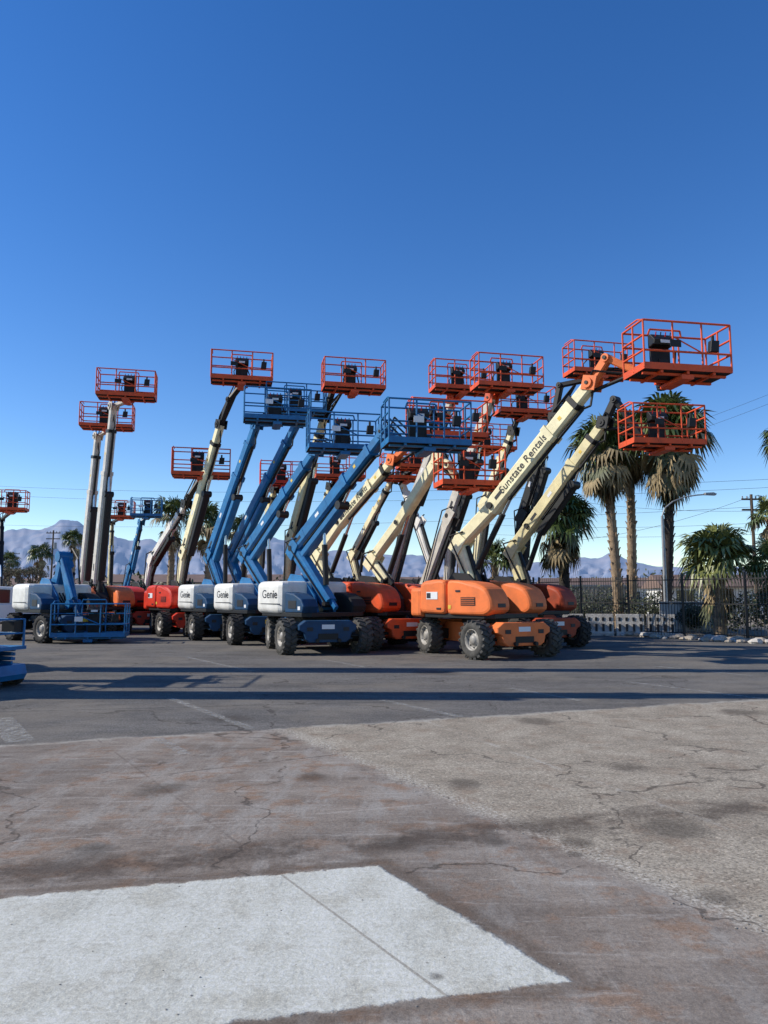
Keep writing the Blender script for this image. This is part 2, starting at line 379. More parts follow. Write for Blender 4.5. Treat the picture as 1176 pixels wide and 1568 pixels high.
lift(226,34,-50,boom='white_cover',pts=[(226,895),(234,855),(285,772)],sizes=[(.3,.38),(.3,.36)],jibpts=[(290,760)],bk=(308,730),hood='red_paint')
lift(400,38,-50,boom='cream_shaded',pts=[(396,890),(400,830),(420,750)],sizes=[(.3,.36),(.3,.36)],bk=(434,742),hood='red_paint',bcol='red_paint')
lift(476,36,-50,boom='cream_shaded',pts=[(476,890),(480,830),(506,745)],sizes=[(.3,.36),(.3,.36)],bk=(520,733),hood='orange_red')
lift(560,36,-50,boom='cream_paint',pts=[(548,890),(540,850),(600,735)],sizes=[(.3,.36),(.3,.36)],bk=(622,735),hood='orange_red')
lift(198,48,-50,pts=[(192,900),(200,870),(216,800)],sizes=[(.3,.36),(.3,.36)],bk=(224,791),bw=1.83,**GN)
lift(170,52,-60,boom='cream_shaded',pts=[(168,895),(172,800)],sizes=[(.3,.36)],bk=(184,793),bw=1.83)
lift(2,44,-60,boom='black_steel',pts=[(0,895),(3,795)],sizes=[(.3,.36)],bk=(14,782),bw=1.83)
# units standing just left of the view (their shadows cross the yard)
lift(world=(-11.2,16.0),h=-50,wpts=[(-.9,1.8),(-.7,3.2),(-.1,13.6)],sizes=[(.5,.6),(.6,.7)],wbk=(.9,13.9),ch=5)
lift(world=(-10.0,12.0),h=-140,wpts=[(-.9,1.8),(-.6,3.0),(.0,13.2)],sizes=[(.5,.6),(.56,.66)],wbk=(.9,13.4),ch=0,bhead=-140,**GN)
lift(world=(-11.6,14.2),h=0,wpts=[(-1.0,1.6),(.2,2.6),(1.2,3.4)],sizes=[(.4,.5),(.4,.5)],wbk=(2.3,3.2),bhead=0,bw=2.0,ch=0)

# folded blue articulated lift at left with basket at ground level
def folded():
    mb=MB(); chassis(mb,0,'blue_dark','tyre_rubber'); turntable(mb,'genie','white_cover')
    Pz=lambda x,z,y=0:Vector((x,y,z))
    mb.beam(Pz(-.5,1.3),Pz(.1,3.0),.3,.36,'blue_paint'); mb.beam(Pz(.1,3.0),Pz(1.0,1.25),.28,.34,'blue_paint')
    mb.beam(Pz(-.9,1.9),Pz(.4,2.75,.1),.26,.3,'blue_paint'); mb.beam(Pz(.4,2.9,-.2),Pz(1.4,1.5,-.2),.12,.16,'blue_paint')
    mb.beam(Pz(1.0,1.4),Pz(1.7,.7),.2,.22,'blue_dark'); mb.tube(Pz(.1,3,-.25),Pz(.1,3,.25),.2,'blue_paint',14)
    mb.tube(Pz(1,1.3,-.22),Pz(1,1.3,.22),.17,'blue_paint',14)
    mb.tube(Pz(-.2,1.6,.2),Pz(.5,2.4,.2),.07,'black_steel',8)
    mb.path([Pz(0,2.7,.2),Pz(.3,3.3,.2),Pz(.8,2.9,.2),Pz(1.0,2.0,.2)],.035,'black_steel')
    basket(mb,(2.35,0,.22),R(-38),2.35,.91,'blue_paint','genie')
    return mb
t=W(92,940,27.0)
folded().obj('boom_lift',Matrix.Translation((t.x,27,0))@Matrix.Rotation(R(-42),4,'Z'))
def scissor():
    mb=MB()
    mb.prism([(-1.2,.2),(1.2,.2),(1.25,.35),(1.2,.62),(-1.2,.62),(-1.25,.35)],-.42,.42,'y','blue_paint',.03)
    for a in(-.9,.9):
        for b in(-1,1): wheel(mb,(a,b*.44,.2),0,Rr=.2,Wd=.12)
    for k in range(3):
        z=.66+k*.13
        for b in(-.3,.3):
            mb.beam((-1.05,b,z),(1.05,b,z+.11),.05,.09,'blue_paint'); mb.beam((-1.05,b*.8,z+.11),(1.05,b*.8,z),.05,.09,'blue_paint')
    mb.box((0,0,1.09),(2.4,.82,.1),'blue_paint')
    for x in(-1.15,-.4,.4,1.15):
        for b in(-.39,.39): mb.tube((x,b,1.1),(x,b,1.9),.022,'blue_paint')
    for z in(1.5,1.9):
        for b in(-.39,.39): mb.tube((-1.15,b,z),(1.15,b,z),.022,'blue_paint')
        for x in(-1.15,1.15): mb.tube((x,-.39,z),(x,.39,z),.022,'blue_paint')
    mb.box((1.0,.25,1.7),(.25,.2,.3),'black_steel')
    return mb
mbs=scissor()
mbs.v=[(x,y,z*.62) for x,y,z in mbs.v]
mbs.obj('scissor_lift',Matrix.Translation((-7.72,13.4,0))@Matrix.Rotation(R(-12),4,'Z'))

# ---------- palms ----------
def fan(mb,o,d,Rr,m,droop=.3,n=13,spread=115):
    d=d.normalized(); q=Vector((0,0,1)) if abs(d.z)<.95 else Vector((1,0,0))
    s=d.cross(q).normalized()
    roll=random.uniform(-.5,.5); s=(Matrix.Rotation(roll,3,d)@s); up=s.cross(d)
    for i in range(n):
        t=R(-spread+2*spread*i/(n-1))+random.uniform(-.05,.05)
        l=Rr*(.72+.28*math.cos(t*.8))*random.uniform(.85,1.05)
        v=d*math.cos(t)+s*math.sin(t); side=(-d*math.sin(t)+s*math.cos(t))
        w=Rr*.07
        a=o+v*l*.12; b=o+v*l*.6+up*.05*Rr; c=o+v*l+Vector((0,0,-droop*Rr*random.uniform(.6,1.3)))
        mb.add([a-side*w*.3,a+side*w*.3,b+side*w,b-side*w,c],[(0,1,2,3),(3,2,4)],m)
def palm(name,base,top,crown,tr=.22,n=60,skirt=40,green='palm_green',trunk='palm_trunk',fr=.5):
    mb=MB(); base=Vector(base); top=Vector(top)
    segs=max(6,int((top-base).length/.35)); prev=base
    for i in range(1,segs+1):
        f=i/segs; p=base.lerp(top,f)+Vector((math.sin(f*2.5)*.12,0,0)); r=tr*(1.25-.35*f)
        mb.tube(prev,p,r*.9,trunk,9,r1=r*1.06,cap=False)
        if random.random()<.8:
            for k in range(4):
                t=random.uniform(0,6.28); e=Vector((math.cos(t),math.sin(t),0)); mb.beam(p+e*r*.9-Vector((0,0,.1)),p+e*(r+.06)+Vector((0,0,.08)),.09,.03,trunk)
        prev=p
    top=prev
    for i in range(n):
        az=random.uniform(0,6.283); el=R(random.choice([random.uniform(20,85),random.uniform(-25,40)]))
        d=Vector((math.cos(az)*math.cos(el),math.sin(az)*math.cos(el),math.sin(el)))
        pl=crown*random.uniform(.32,.6); o=top+d*pl+Vector((0,0,.1))
        mb.tube(top,o,.018,'palm_green_light',4,cap=False)
        g=green if random.random()<.7 else ('palm_green_light' if el>0 else 'palm_dead')
        fan(mb,o,(d+Vector((0,0,-.25))),crown*fr*random.uniform(.8,1.1),g,droop=.25+.2*(1-math.sin(el)))
    for i in range(skirt):
        az=random.uniform(0,6.283); el=R(random.uniform(-88,-35))
        d=Vector((math.cos(az)*math.cos(el),math.sin(az)*math.cos(el),math.sin(el)))
        o=top+d*crown*random.uniform(.15,.6)-Vector((0,0,random.uniform(0,.5)*crown))
        fan(mb,o,Vector((d.x*.5,d.y*.5,-1)),crown*fr*.95,'palm_dead' if random.random()<.7 else 'leaf_olive',droop=.3,n=9,spread=60)
    return mb.obj(name,recalc=False)
def palmpx(px,pytop,depth,crown,**k):
    t=W(px,pytop,depth); palm('fan_palm_tree',(t.x+k.pop('lean',0),depth,0),t,crown,**k)
palmpx(922,690,37,2.1,lean=.6,skirt=110,n=80)
palmpx(960,676,38.5,2.0,lean=-.1,skirt=80,n=70)
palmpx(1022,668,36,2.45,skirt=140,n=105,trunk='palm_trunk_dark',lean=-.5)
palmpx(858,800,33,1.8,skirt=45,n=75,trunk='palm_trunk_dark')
palmpx(1096,862,30,1.9,skirt=8,n=75,green='palm_green_light')
palmpx(1180,868,29,1.3,skirt=8,n=40)
palmpx(262,795,52,1.9,skirt=20,n=50)
palmpx(318,805,50,1.9,skirt=20,n=50)
palmpx(372,820,52,1.7,skirt=20,n=40)
palmpx(112,830,75,1.6,skirt=20,n=40)
palmpx(62,850,80,1.6,skirt=20,n=40)
palmpx(755,865,40,1.6,skirt=8,n=40)
palmpx(12,862,85,1.6,skirt=10,n=30)
palmpx(1176,795,42,1.6,skirt=20,n=40)
palmpx(1216,680,40,1.9,skirt=60,n=50)
# ---------- leafy masses ----------
def leafmass(mb,c,rad,n,sz,mats):
    for i in range(n):
        d=Vector((random.gauss(0,1),random.gauss(0,1),random.gauss(0,1))).normalized()*random.random()**.4
        k=.75+.35*noise.noise(Vector(c)*.7+d*2.2)
        p=Vector(c)+Vector((d.x*rad[0]*k,d.y*rad[1]*k,d.z*rad[2]*k))
        if p.z<.02: p.z=random.uniform(.02,.3)
        a=Vector((random.gauss(0,1),random.gauss(0,1),random.gauss(0,1))).normalized(); b=a.orthogonal().normalized()
        s=sz*random.uniform(.6,1.4)
        mb.add([p-a*s,p-b*s*.5,p+a*s,p+b*s*.5],[(0,1,2,3)],random.choice(mats))
mb=MB()
for px,py,dd,rr in((1110,940,31,1.2),(1150,935,29.5,1.3),(1176,930,28.5,1.4),(1060,945,33,.9),(960,935,37,1.3),(900,938,38,1.2),(1000,925,38,1.2),(880,925,42,1.8),(930,925,39,1.3),(985,940,36,1.0),(1030,935,36.5,1.1),(1090,925,35,1.3),(780,925,40,1.4),(840,925,40,1.4)):
    t=W(px,py,dd); leafmass(mb,(t.x,t.y,max(.7,t.z)),(rr,rr*.7,rr*.85),750,.08,['leaf_dark','leaf_dark','leaf_olive'])
mb.obj('shrubs',recalc=False)
mb=MB()
for i in range(120):
    px=random.uniform(-60,1250); dd=random.uniform(75,130); t=W(px,880,dd); hh=random.uniform(1.3,3.0)
    leafmass(mb,(t.x,dd,hh*.8),(hh*1.3,hh,hh),130,.28,random.choice([['leaf_dark','leaf_olive'],['leaf_brown','leaf_olive'],['leaf_brown','leaf_dark']]))
mb.obj('distant_trees',recalc=False)
def tree(x,y,H,name='mesquite_tree'):
    mb=MB()
    def br(p,d,l,r,k):
        q=p+d*l; mb.tube(p,q,r,'bark',6,r1=r*.65,cap=False)
        if k==0:
            leafmass(mb,q,(.5,.5,.4),40,.05,['leaf_olive','leaf_brown']); return
        for i in range(3):
            e=(d+Vector((random.uniform(-.8,.8),random.uniform(-.8,.8),random.uniform(-.1,.5)))).normalized(); br(q,e,l*.72,r*.62,k-1)
    br(Vector((x,y,0)),Vector((0,0,1)),H*.33,.2,4); mb.obj(name,recalc=False)
t=W(20,880,70); tree(t.x,70,4.5); t=W(48,880,66); tree(t.x,66,4.2)
# ---------- fence ----------
def fence(p0,p1,Ht,name='iron_fence',sp=.125):
    mb=MB(); a=Vector(p0); b=Vector(p1); L_=(b-a).length; n=int(L_/sp); d=(b-a)/L_
    for i in range(n):
        p=a+d*sp*i
        if i%20==0: mb.box(p+Vector((0,0,Ht/2+.05)),(.08,.08,Ht+.1),'iron_black')
        else:
            mb.tube(p+Vector((0,0,.08)),p+Vector((0,0,Ht-.04)),.012,'iron_black',4,cap=False); mb.tube(p+Vector((0,0,Ht-.04)),p+Vector((0,0,Ht+.06)),.016,'iron_black',4,r1=.001,cap=False)
    for z in(.2,Ht*.55,Ht-.15): mb.beam(a+Vector((0,0,z)),b+Vector((0,0,z)),.035,.04,'iron_black',side=(d.y,-d.x,0))
    mb.obj(name)
fa=Vector((7.2,34.5,0)); fb=Vector((13.2,25.4,0)); fc=fb+(fb-fa).normalized()*8
fence(fa,fc,2.35)
fence((-3,35.5,0),(7.1,34.6,0),2.35)
mb=MB()
for i in range(4):
    c=Vector((7.6+i*1.15,30.6-.25*i,0)); i0=len(mb.v)
    mb.prism([(-.3,0),(.3,0),(.3,.1),(.14,.35),(.1,.86),(-.1,.86),(-.14,.35),(-.3,.1)],-.54,.54,'x','concrete_block',.02)
    for k in range(4): mb.box((-.4+k*.27,-.2,.32),(.09,.12,.3),'label_black'); mb.box((-.4+k*.27,-.115,.66),(.09,.04,.14),'label_black')
    mb.xf(i0,Matrix.Translation(c)@Matrix.Rotation(R(-14),4,'Z'))
mb.obj('jersey_barrier')
mb=MB()
def rock(mb,c,s,m='stone'):
    n=7; vs=[]
    for j in range(1,4):
        for i in range(n):
            t=6.283*i/n; ph=math.pi*j/4; r=s*random.uniform(.75,1.15)
            vs.append((r*math.sin(ph)*math.cos(t)*1.2,r*math.sin(ph)*math.sin(t),r*math.cos(ph)*.65))
    vs+= [(0,0,s*.6),(0,0,-s*.6)]; fs=[]
    for j in range(2):
        for i in range(n): fs.append((j*n+i,j*n+(i+1)%n,(j+1)*n+(i+1)%n,(j+1)*n+i))
    for i in range(n): fs.append((i,(i+1)%n,3*n)); fs.append((2*n+i,2*n+(i+1)%n,3*n+1))
    mb.add([Vector(v)+Vector(c) for v in vs],fs,m)
dd=(fc-fa).normalized(); nn=Vector((-.83,-.55,0))
for i in range(190):
    p=fa+dd*random.uniform(4,18)+nn*abs(random.gauss(.35,.3)); s=random.choice([.06,.09,.12,.16,.22])
    rock(mb,p+Vector((0,0,s*.3)),s,'stone' if random.random()<.7 else 'concrete_block')
mb.obj('rocks')
def container(px,dep,sx,sz_,rot,m='stucco_white'):
    mb=MB(); t=W(px,940,dep)
    mb.box((0,0,1.0),(3.0,2.4,2.0),m)
    for k in range(20): mb.box((-1.43+k*.15,-1.22,1.0),(.06,.05,1.8),m)
    mb.box((0,-1.23,1.97),(3.04,.06,.1),'galvanised'); mb.box((0,-1.23,.08),(3.04,.06,.14),'galvanised')
    mb.v=[(x*sx,y,z*sz_) for x,y,z in mb.v]
    mb.obj('storage_container',Matrix.Translation((t.x,dep,0))@Matrix.Rotation(R(rot),4,'Z'))
container(1058,34.5,.9,.66,-20); container(905,44,1.6,1.1,-5,'stucco')
# ---------- street lamp, poles, wires ----------
mb=MB(); D0=34.5
p=W(1014,790,D0)
q0=Vector((p.x,D0,0))
mb.tube(q0,p,.10,'galvanised',10,r1=.065)
arm=[p]+[W(x,y,D0) for x,y in((1018,778),(1030,768),(1048,761),(1068,758),(1082,757))]
mb.path(arm,.035,'galvanised',6)
q=arm[-1]; o0=len(mb.v); mb.prism([(-.12,-.03),(.4,-.05),(.45,.02),(.3,.09),(-.1,.07)],-.12,.12,'y','galvanised',.03)
mb.xf(o0,Matrix.Translation(q)); mb.tube(q0,q0+Vector((0,0,.3)),.2,'galvanised',10)
mb.obj('street_lamp')
def upole(px,ptop,depth,arm_=1.2):
    p=W(px,ptop,depth); mb=MB(); mb.tube((p.x,depth,0),p,.15,'wood_pole',8,r1=.1)
    for k in(.35,1.1): mb.box(p-Vector((0,0,k)),(arm_*2,.1,.12),'wood_pole')
    for s in(-1,-.5,.5,1): mb.tube(p+Vector((s*arm_*.9,0,-.3)),p+Vector((s*arm_*.9,0,-.12)),.05,'galvanised',6)
    mb.tube(p+Vector((.3,0,-1.6)),p+Vector((.3,0,-2.4)),.2,'galvanised',10)
    mb.obj('utility_pole'); return p
upole(1150,757,52,.7); upole(82,812,95,.9); upole(700,835,110); upole(20,845,130)
mb=MB()
def wire(a,b,sag,r=.018):
    n=24; P_=[a.lerp(b,i/n)-Vector((0,0,sag*4*(i/n)*(1-i/n))) for i in range(n+1)]; mb.path(P_,r,'wire',4)
for (x0,y0,d0,x1,y1,d1,sg) in((1300,728,45,-150,735,80,1.2),(1300,740,45,-150,748,80,1.3),(1300,775,48,900,770,60,.5),(1300,792,48,700,800,75,.6),(1300,812,50,700,815,80,.5),
    (1260,570,34,880,700,60,.4),(1260,585,34,880,712,60,.4),(1300,768,46,-100,800,90,1.0),(1150,760,52,850,830,60,.6)):
    wire(W(x0,y0,d0),W(x1,y1,d1),sg,.010*d0/45)
mb.obj('power_lines')
# ---------- low buildings ----------
def house(px,depth,w,dp,h,wall='stucco',name='stucco_house',rot=0):
    t=W(px,880,depth); mb=MB()
    mb.box((0,0,h/2),(w,dp,h),wall)
    mb.prism([(-dp/2-.4,h),(dp/2+.4,h),(dp/2+.4,h+.12),(0,h+1.1),(-dp/2-.4,h+.12)],-w/2-.3,w/2+.3,'x','roof',.02)
    k=int(w/3)
    for i in range(k):
        x=-w/2+(i+.5)*w/k
        if i%3==1: mb.box((x,-dp/2-.02,1.05),(1,.06,2.1),'wood_pole')
        else:
            mb.box((x,-dp/2-.02,1.5),(1.3,.05,1.0),'glass_dark'); mb.box((x,-dp/2-.05,.97),(1.5,.08,.08),'stucco_white')
            mb.box((x,-dp/2-.05,1.5),(.05,.06,1.0),'stucco_white')
    mb.obj(name,Matrix.Translation((t.x,depth,0))@Matrix.Rotation(R(rot),4,'Z'))
house(270,88,14,8,3.0,'stucco_white'); house(60,100,14,8,2.8,rot=8); house(430,95,12,8,3.2); house(930,80,14,8,2.4,'stucco_white',rot=-6); house(640,100,16,8,3); house(1120,60,12,7,2.2,'stucco_white',rot=-8)
mb=MB()
for i in range(30):
    x=-38+i*1.62; mb.box((x,44,.9),(1.6,.2,1.8),'stucco'); mb.box((x+.81,44,.95),(.25,.3,1.95),'stucco')
mb.box((-14.5,44,1.83),(48.6,.3,.08),'concrete_block')
mb.obj('block_wall')
def pickup(x,y,rot,m,name='pickup_truck'):
    mb=MB()
    mb.prism([(-2.6,.45),(2.6,.45),(2.65,.7),(2.6,1.0),(1.6,1.12),(-2.6,1.1)],-.95,.95,'y',m,.07)
    mb.prism([(-.6,1.1),(1.5,1.1),(.95,1.75),(-.4,1.78)],-.82,.82,'y',m,.08)
    for s in(-1,1):
        mb.prism([(-.4,1.15),(.4,1.15),(.4,1.65),(-.3,1.68)],*sorted((s*.8,s*.835)),'y','glass_dark',.01)
        mb.prism([(.5,1.15),(1.25,1.15),(.85,1.62),(.5,1.64)],*sorted((s*.8,s*.835)),'y','glass_dark',.01)
        for a in(-1.7,1.7): wheel(mb,(a,s*.85,.38),0,Rr=.38,Wd=.26)
        mb.box((2.62,s*.7,.85),(.06,.3,.16),'label_white'); mb.box((-2.6,s*.85,.85),(.05,.15,.3),'lamp_red')
    mb.beam((1.42,0,1.2),(1.02,0,1.68),1.4,.02,'glass_dark')
    mb.v=[(a,b,c*1.12) for a,b,c in mb.v]
    mb.obj(name,Matrix.Translation((x,y,0))@Matrix.Rotation(R(rot),4,'Z'))
t=W(4,900,32); pickup(t.x,32,20,'car_white'); t=W(200,900,60); pickup(t.x,60,10,'car_white'); t=W(245,900,41); pickup(t.x,41,0,'blue_dark')

# ---------- mountains ----------
prof=[(-400,838),(-150,828),(0,820),(40,812),(70,803),(92,795),(115,799),(140,812),(200,828),(300,838),(380,836),(410,824),(440,828),(520,846),(620,850),(760,858),(860,862),(888,852),(915,855),(940,851),(960,858),(1010,868),(1100,868),(1176,870),(1400,862),(1700,855)]
def ph(px):
    for (a,b),(c,d) in zip(prof,prof[1:]):
        if a<=px<=c:
            t=(px-a)/(c-a); t=t*t*(3-2*t); return b+(d-b)*t
    return 850
def mountains():
    vs=[];fs=[]; nx=620; ny=30
    for i in range(nx):
        px=-380+2060*i/(nx-1)
        hmax=(912-ph(px))/F*10000
        for j in range(ny):
            f=j/(ny-1); y=6500+3500*f
            x=(px-588)/F*9500
            n=noise.fractal(Vector((x*.0022,y*.0016,3)),1.0,2.0,6)
            rv=abs(noise.fractal(Vector((x*.0038,y*.0012,8)),1.0,2.1,5))
            z=f**1.15*hmax+n*hmax*.10*f-rv*hmax*.26*math.sin(f*3.14)
            vs.append((x*(y/9500),y,max(z,-5)))
    for i in range(nx-1):
        for j in range(ny-1): fs.append((i*ny+j,(i+1)*ny+j,(i+1)*ny+j+1,i*ny+j+1))
    me=bpy.data.meshes.new('mountains'); me.from_pydata(vs,[],fs); o=bpy.data.objects.new('mountains',me); scene.collection.objects.link(o)
    m,n,b=nt('mountain_hazy_rock'); N=n.nodes
    tc=N.new('ShaderNodeTexCoord'); z=N.new('ShaderNodeTexNoise'); z.inputs['Scale'].default_value=.004; z.inputs['Detail'].default_value=8
    cr=N.new('ShaderNodeValToRGB'); cr.color_ramp.elements[0].color=(.13,.15,.20,1); cr.color_ramp.elements[1].color=(.22,.21,.235,1)  # rock tones tinted bluish to carry distance haze
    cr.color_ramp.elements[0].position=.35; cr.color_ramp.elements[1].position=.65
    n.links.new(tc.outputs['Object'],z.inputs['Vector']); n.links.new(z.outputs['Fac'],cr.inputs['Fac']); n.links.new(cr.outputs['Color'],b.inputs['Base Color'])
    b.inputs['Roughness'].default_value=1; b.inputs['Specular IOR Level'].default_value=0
    b.inputs['Emission Color'].default_value=(.13,.205,.36,1); b.inputs['Emission Strength'].default_value=.75   # faint blue glow painted on as air-light over the distance
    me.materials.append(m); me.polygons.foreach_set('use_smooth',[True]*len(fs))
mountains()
# ---------- ground ----------
def ground():
    m,n,b=nt('yard_ground'); N=n.nodes; K=n.links
    geo=N.new('ShaderNodeNewGeometry'); P=geo.outputs['Position']
    def math_(op,a,b_=None,c=None,clamp=False):
        x=N.new('ShaderNodeMath'); x.operation=op; x.use_clamp=clamp
        for i,v in enumerate((a,b_,c)):
            if v is None: continue
            if isinstance(v,(int,float)): x.inputs[i].default_value=v
            else: K.new(v,x.inputs[i])
        return x.outputs[0]
    def nz(scale,detail=6,rough=.6,vec=None,sc=(1,1,1),rot=0,off=(0,0,0)):
        mp=N.new('ShaderNodeMapping'); mp.inputs['Scale'].default_value=sc; mp.inputs['Rotation'].default_value=(0,0,rot); mp.inputs['Location'].default_value=off
        K.new(P,mp.inputs['Vector']); z=N.new('ShaderNodeTexNoise'); z.inputs['Scale'].default_value=scale; z.inputs['Detail'].default_value=min(detail,5.5); z.inputs['Roughness'].default_value=rough
        K.new(mp.outputs[0],z.inputs['Vector']); return z.outputs['Fac']
    def ss(v,a,b_):
        x=N.new('ShaderNodeMapRange'); x.interpolation_type='SMOOTHSTEP'; x.inputs['From Min'].default_value=a; x.inputs['From Max'].default_value=b_; K.new(v,x.inputs['Value']); return x.outputs[0]
    def ramp(v,stops):
        x=N.new('ShaderNodeValToRGB'); e=x.color_ramp.elements
        while len(e)<len(stops): e.new(.5)
        for i,(p,c) in enumerate(stops): e[i].position=p; e[i].color=(*c,1)
        K.new(v,x.inputs['Fac']); return x.outputs['Color']
    def mix(f,a,b_,mode='MIX'):
        x=N.new('ShaderNodeMix'); x.data_type='RGBA'; x.blend_type=mode
        if isinstance(f,(int,float)): x.inputs[0].default_value=f
        else: K.new(f,x.inputs[0])
        for i,v in((6,a),(7,b_)):
            if isinstance(v,tuple): x.inputs[i].default_value=(*v,1)
            else: K.new(v,x.inputs[i])
        return x.outputs[2]
    def hp(p,q):
        d=(q-p); d.z=0; d.normalize(); nv=Vector((-d.y,d.x,0))
        x=N.new('ShaderNodeVectorMath'); x.operation='DOT_PRODUCT'; K.new(P,x.inputs[0]); x.inputs[1].default_value=nv
        return math_('SUBTRACT',x.outputs['Value'],nv.dot(p))
    wob=math_('MULTIPLY',math_('SUBTRACT',nz(2.2,8,.7),.5),.5)
    wobf=math_('MULTIPLY',math_('SUBTRACT',nz(14,5,.7),.5),.07)
    big=nz(.35,5,.6); med=nz(1.6,8,.7); med2=nz(2.7,8,.72,off=(5,3,0)); fine=nz(38,4,.75); grit=nz(140,2,.8)
    med3=nz(4.5,8,.75,off=(1,7,0))
    streak=nz(1.1,8,.75,sc=(.55,1.7,1),rot=R(14)); streak2=nz(1.5,8,.75,sc=(2.4,.6,1),rot=R(-25),off=(2,9,0))
    scuff=nz(3.0,8,.8,sc=(.35,3.0,1),rot=R(-8),off=(4,4,0))
    vor=N.new('ShaderNodeTexVoronoi'); vor.inputs['Scale'].default_value=70; K.new(P,vor.inputs['Vector'])
    vc=N.new('ShaderNodeSeparateColor'); K.new(vor.outputs['Color'],vc.inputs[0]); agg=vc.outputs[0]
    tan=ramp(med,[(.25,(.235,.20,.155)),(.5,(.355,.31,.245)),(.75,(.45,.40,.32))])
    tan=mix(.6,tan,ramp(agg,[(0,(.2,.19,.17)),(.5,(.5,.48,.46)),(.93,(.62,.6,.56)),(1,(.98,.95,.92))]),'OVERLAY')
    tan=mix(math_('MULTIPLY',ss(med2,.50,.68),.6),tan,(.255,.185,.13))
    tan=mix(math_('MULTIPLY',ss(med3,.52,.70),.45),tan,(.18,.155,.12))
    br=ramp(streak,[(.22,(.145,.112,.088)),(.42,(.22,.18,.145)),(.58,(.29,.245,.20)),(.78,(.38,.335,.28))])
    br=mix(math_('MULTIPLY',ss(streak2,.46,.62),.7),br,(.33,.30,.26))
    br=mix(math_('MULTIPLY',ss(med2,.50,.64),.7),br,(.265,.165,.105))
    br=mix(math_('MULTIPLY',ss(med3,.52,.66),.55),br,(.135,.11,.09))
    br=mix(math_('MULTIPLY',ss(big,.50,.62),.45),br,(.16,.138,.118))
    br=mix(math_('MULTIPLY',ss(scuff,.54,.64),.5),br,(.40,.365,.32))
    ap=ramp(nz(.9,8,.7,sc=(.5,1.6,1)),[(.25,(.098,.090,.082)),(.5,(.145,.135,.122)),(.78,(.21,.195,.175))])
    ap=mix(.5,ap,ramp(agg,[(0,(.25,.25,.25)),(.6,(.5,.5,.5)),(1,(.9,.9,.9))]),'OVERLAY')
    ap=mix(math_('MULTIPLY',ss(big,.47,.62),.5),ap,(.235,.205,.165))
    ap=mix(math_('MULTIPLY',ss(med3,.54,.68),.45),ap,(.085,.078,.07))
    ap=mix(math_('MULTIPLY',ss(scuff,.54,.68),.45),ap,(.26,.235,.20))
    sl=ramp(streak2,[(.25,(.40,.385,.32)),(.45,(.56,.55,.475)),(.72,(.66,.65,.575))])
    sl=mix(math_('MULTIPLY',ss(med2,.46,.66),.7),sl,(.45,.425,.345))
    sl=mix(math_('MULTIPLY',ss(med3,.54,.68),.45),sl,(.38,.35,.28))
    sl=mix(math_('MULTIPLY',ss(scuff,.55,.66),.5),sl,(.70,.69,.62))
    far1=math_('ADD',hp(G(0,1142),G(760,1096)),math_('MULTIPLY',wob,.9))
    diag=math_('ADD',hp(G(1176,1425),G(430,1118)),math_('MULTIPLY',wob,.8))
    A_=G(580,1325);B_=G(875,1503);C_=G(340,1568);D_=G(0,1375)
    edge=math_('MULTIPLY',math_('SUBTRACT',nz(6,6,.7),.5),.12)
    slab=math_('ADD',math_('MINIMUM',math_('MINIMUM',math_('MULTIPLY',hp(D_,A_),-1),math_('MULTIPLY',hp(A_,B_),-1)),math_('MULTIPLY',hp(B_,C_),-1)),edge)
    col=mix(ss(diag,-.12,.12),tan,br)
    rim=math_('MULTIPLY',math_('SUBTRACT',1,ss(math_('ABSOLUTE',math_('SUBTRACT',diag,-.05)),.02,.16)),ss(fine,.45,.6))
    col=mix(math_('MULTIPLY',rim,.6),col,(.54,.50,.42))
    col=mix(ss(far1,-.05,.07),col,ap)
    rim2=math_('MULTIPLY',math_('SUBTRACT',1,ss(math_('ABSOLUTE',far1),.02,.12)),ss(med,.4,.55))
    col=mix(math_('MULTIPLY',rim2,.6),col,(.42,.39,.33))
    band=math_('MULTIPLY',math_('SUBTRACT',1,ss(math_('ABSOLUTE',math_('ADD',hp(G(130,1330),G(700,1278)),math_('MULTIPLY',wob,1.4))),.03,.38)),ss(med,.40,.56))
    col=mix(math_('MULTIPLY',band,.75),col,(.075,.056,.044))
    col=mix(ss(slab,-.01,.02),col,sl)
    sr=math_('MULTIPLY',math_('SUBTRACT',1,ss(math_('ABSOLUTE',math_('ADD',slab,.05)),.01,.09)),math_('LESS_THAN',slab,0.004))
    col=mix(math_('MULTIPLY',sr,.5),col,(.10,.07,.05))
    def joint(p,q,w,c,amt,wb=1,mask=None):
        nonlocal col
        v=math_('ABSOLUTE',math_('ADD',hp(p,q),math_('MULTIPLY',wobf,wb)))
        k=math_('MULTIPLY',math_('SUBTRACT',1,ss(v,w*.5,w)),amt)
        if mask is not None: k=math_('MULTIPLY',k,mask)
        col=mix(k,col,c)
    insl=ss(slab,-.01,.02); outsl=math_('SUBTRACT',1,insl)
    notasp=math_('MULTIPLY',math_('SUBTRACT',1,ss(far1,-.05,.05)),outsl); brn=math_('MULTIPLY',ss(diag,-.05,.05),notasp)
    patch=ss(med,.42,.56)
    joint(G(425,1335),G(670,1515),.010,(.30,.27,.22),.75,.12,insl)
    joint(G(425,1335),G(670,1515),.014,(.14,.11,.09),.45,.5,math_('MULTIPLY',brn,patch))
    joint(G(0,1215),G(560,1150),.018,(.10,.075,.06),.6,1,math_('MULTIPLY',brn,patch))
    joint(G(0,1290),G(560,1240),.02,(.42,.38,.33),.4,1,math_('MULTIPLY',brn,patch))
    joint(G(0,1090),G(1176,1060),.035,(.07,.07,.07),.5,2)
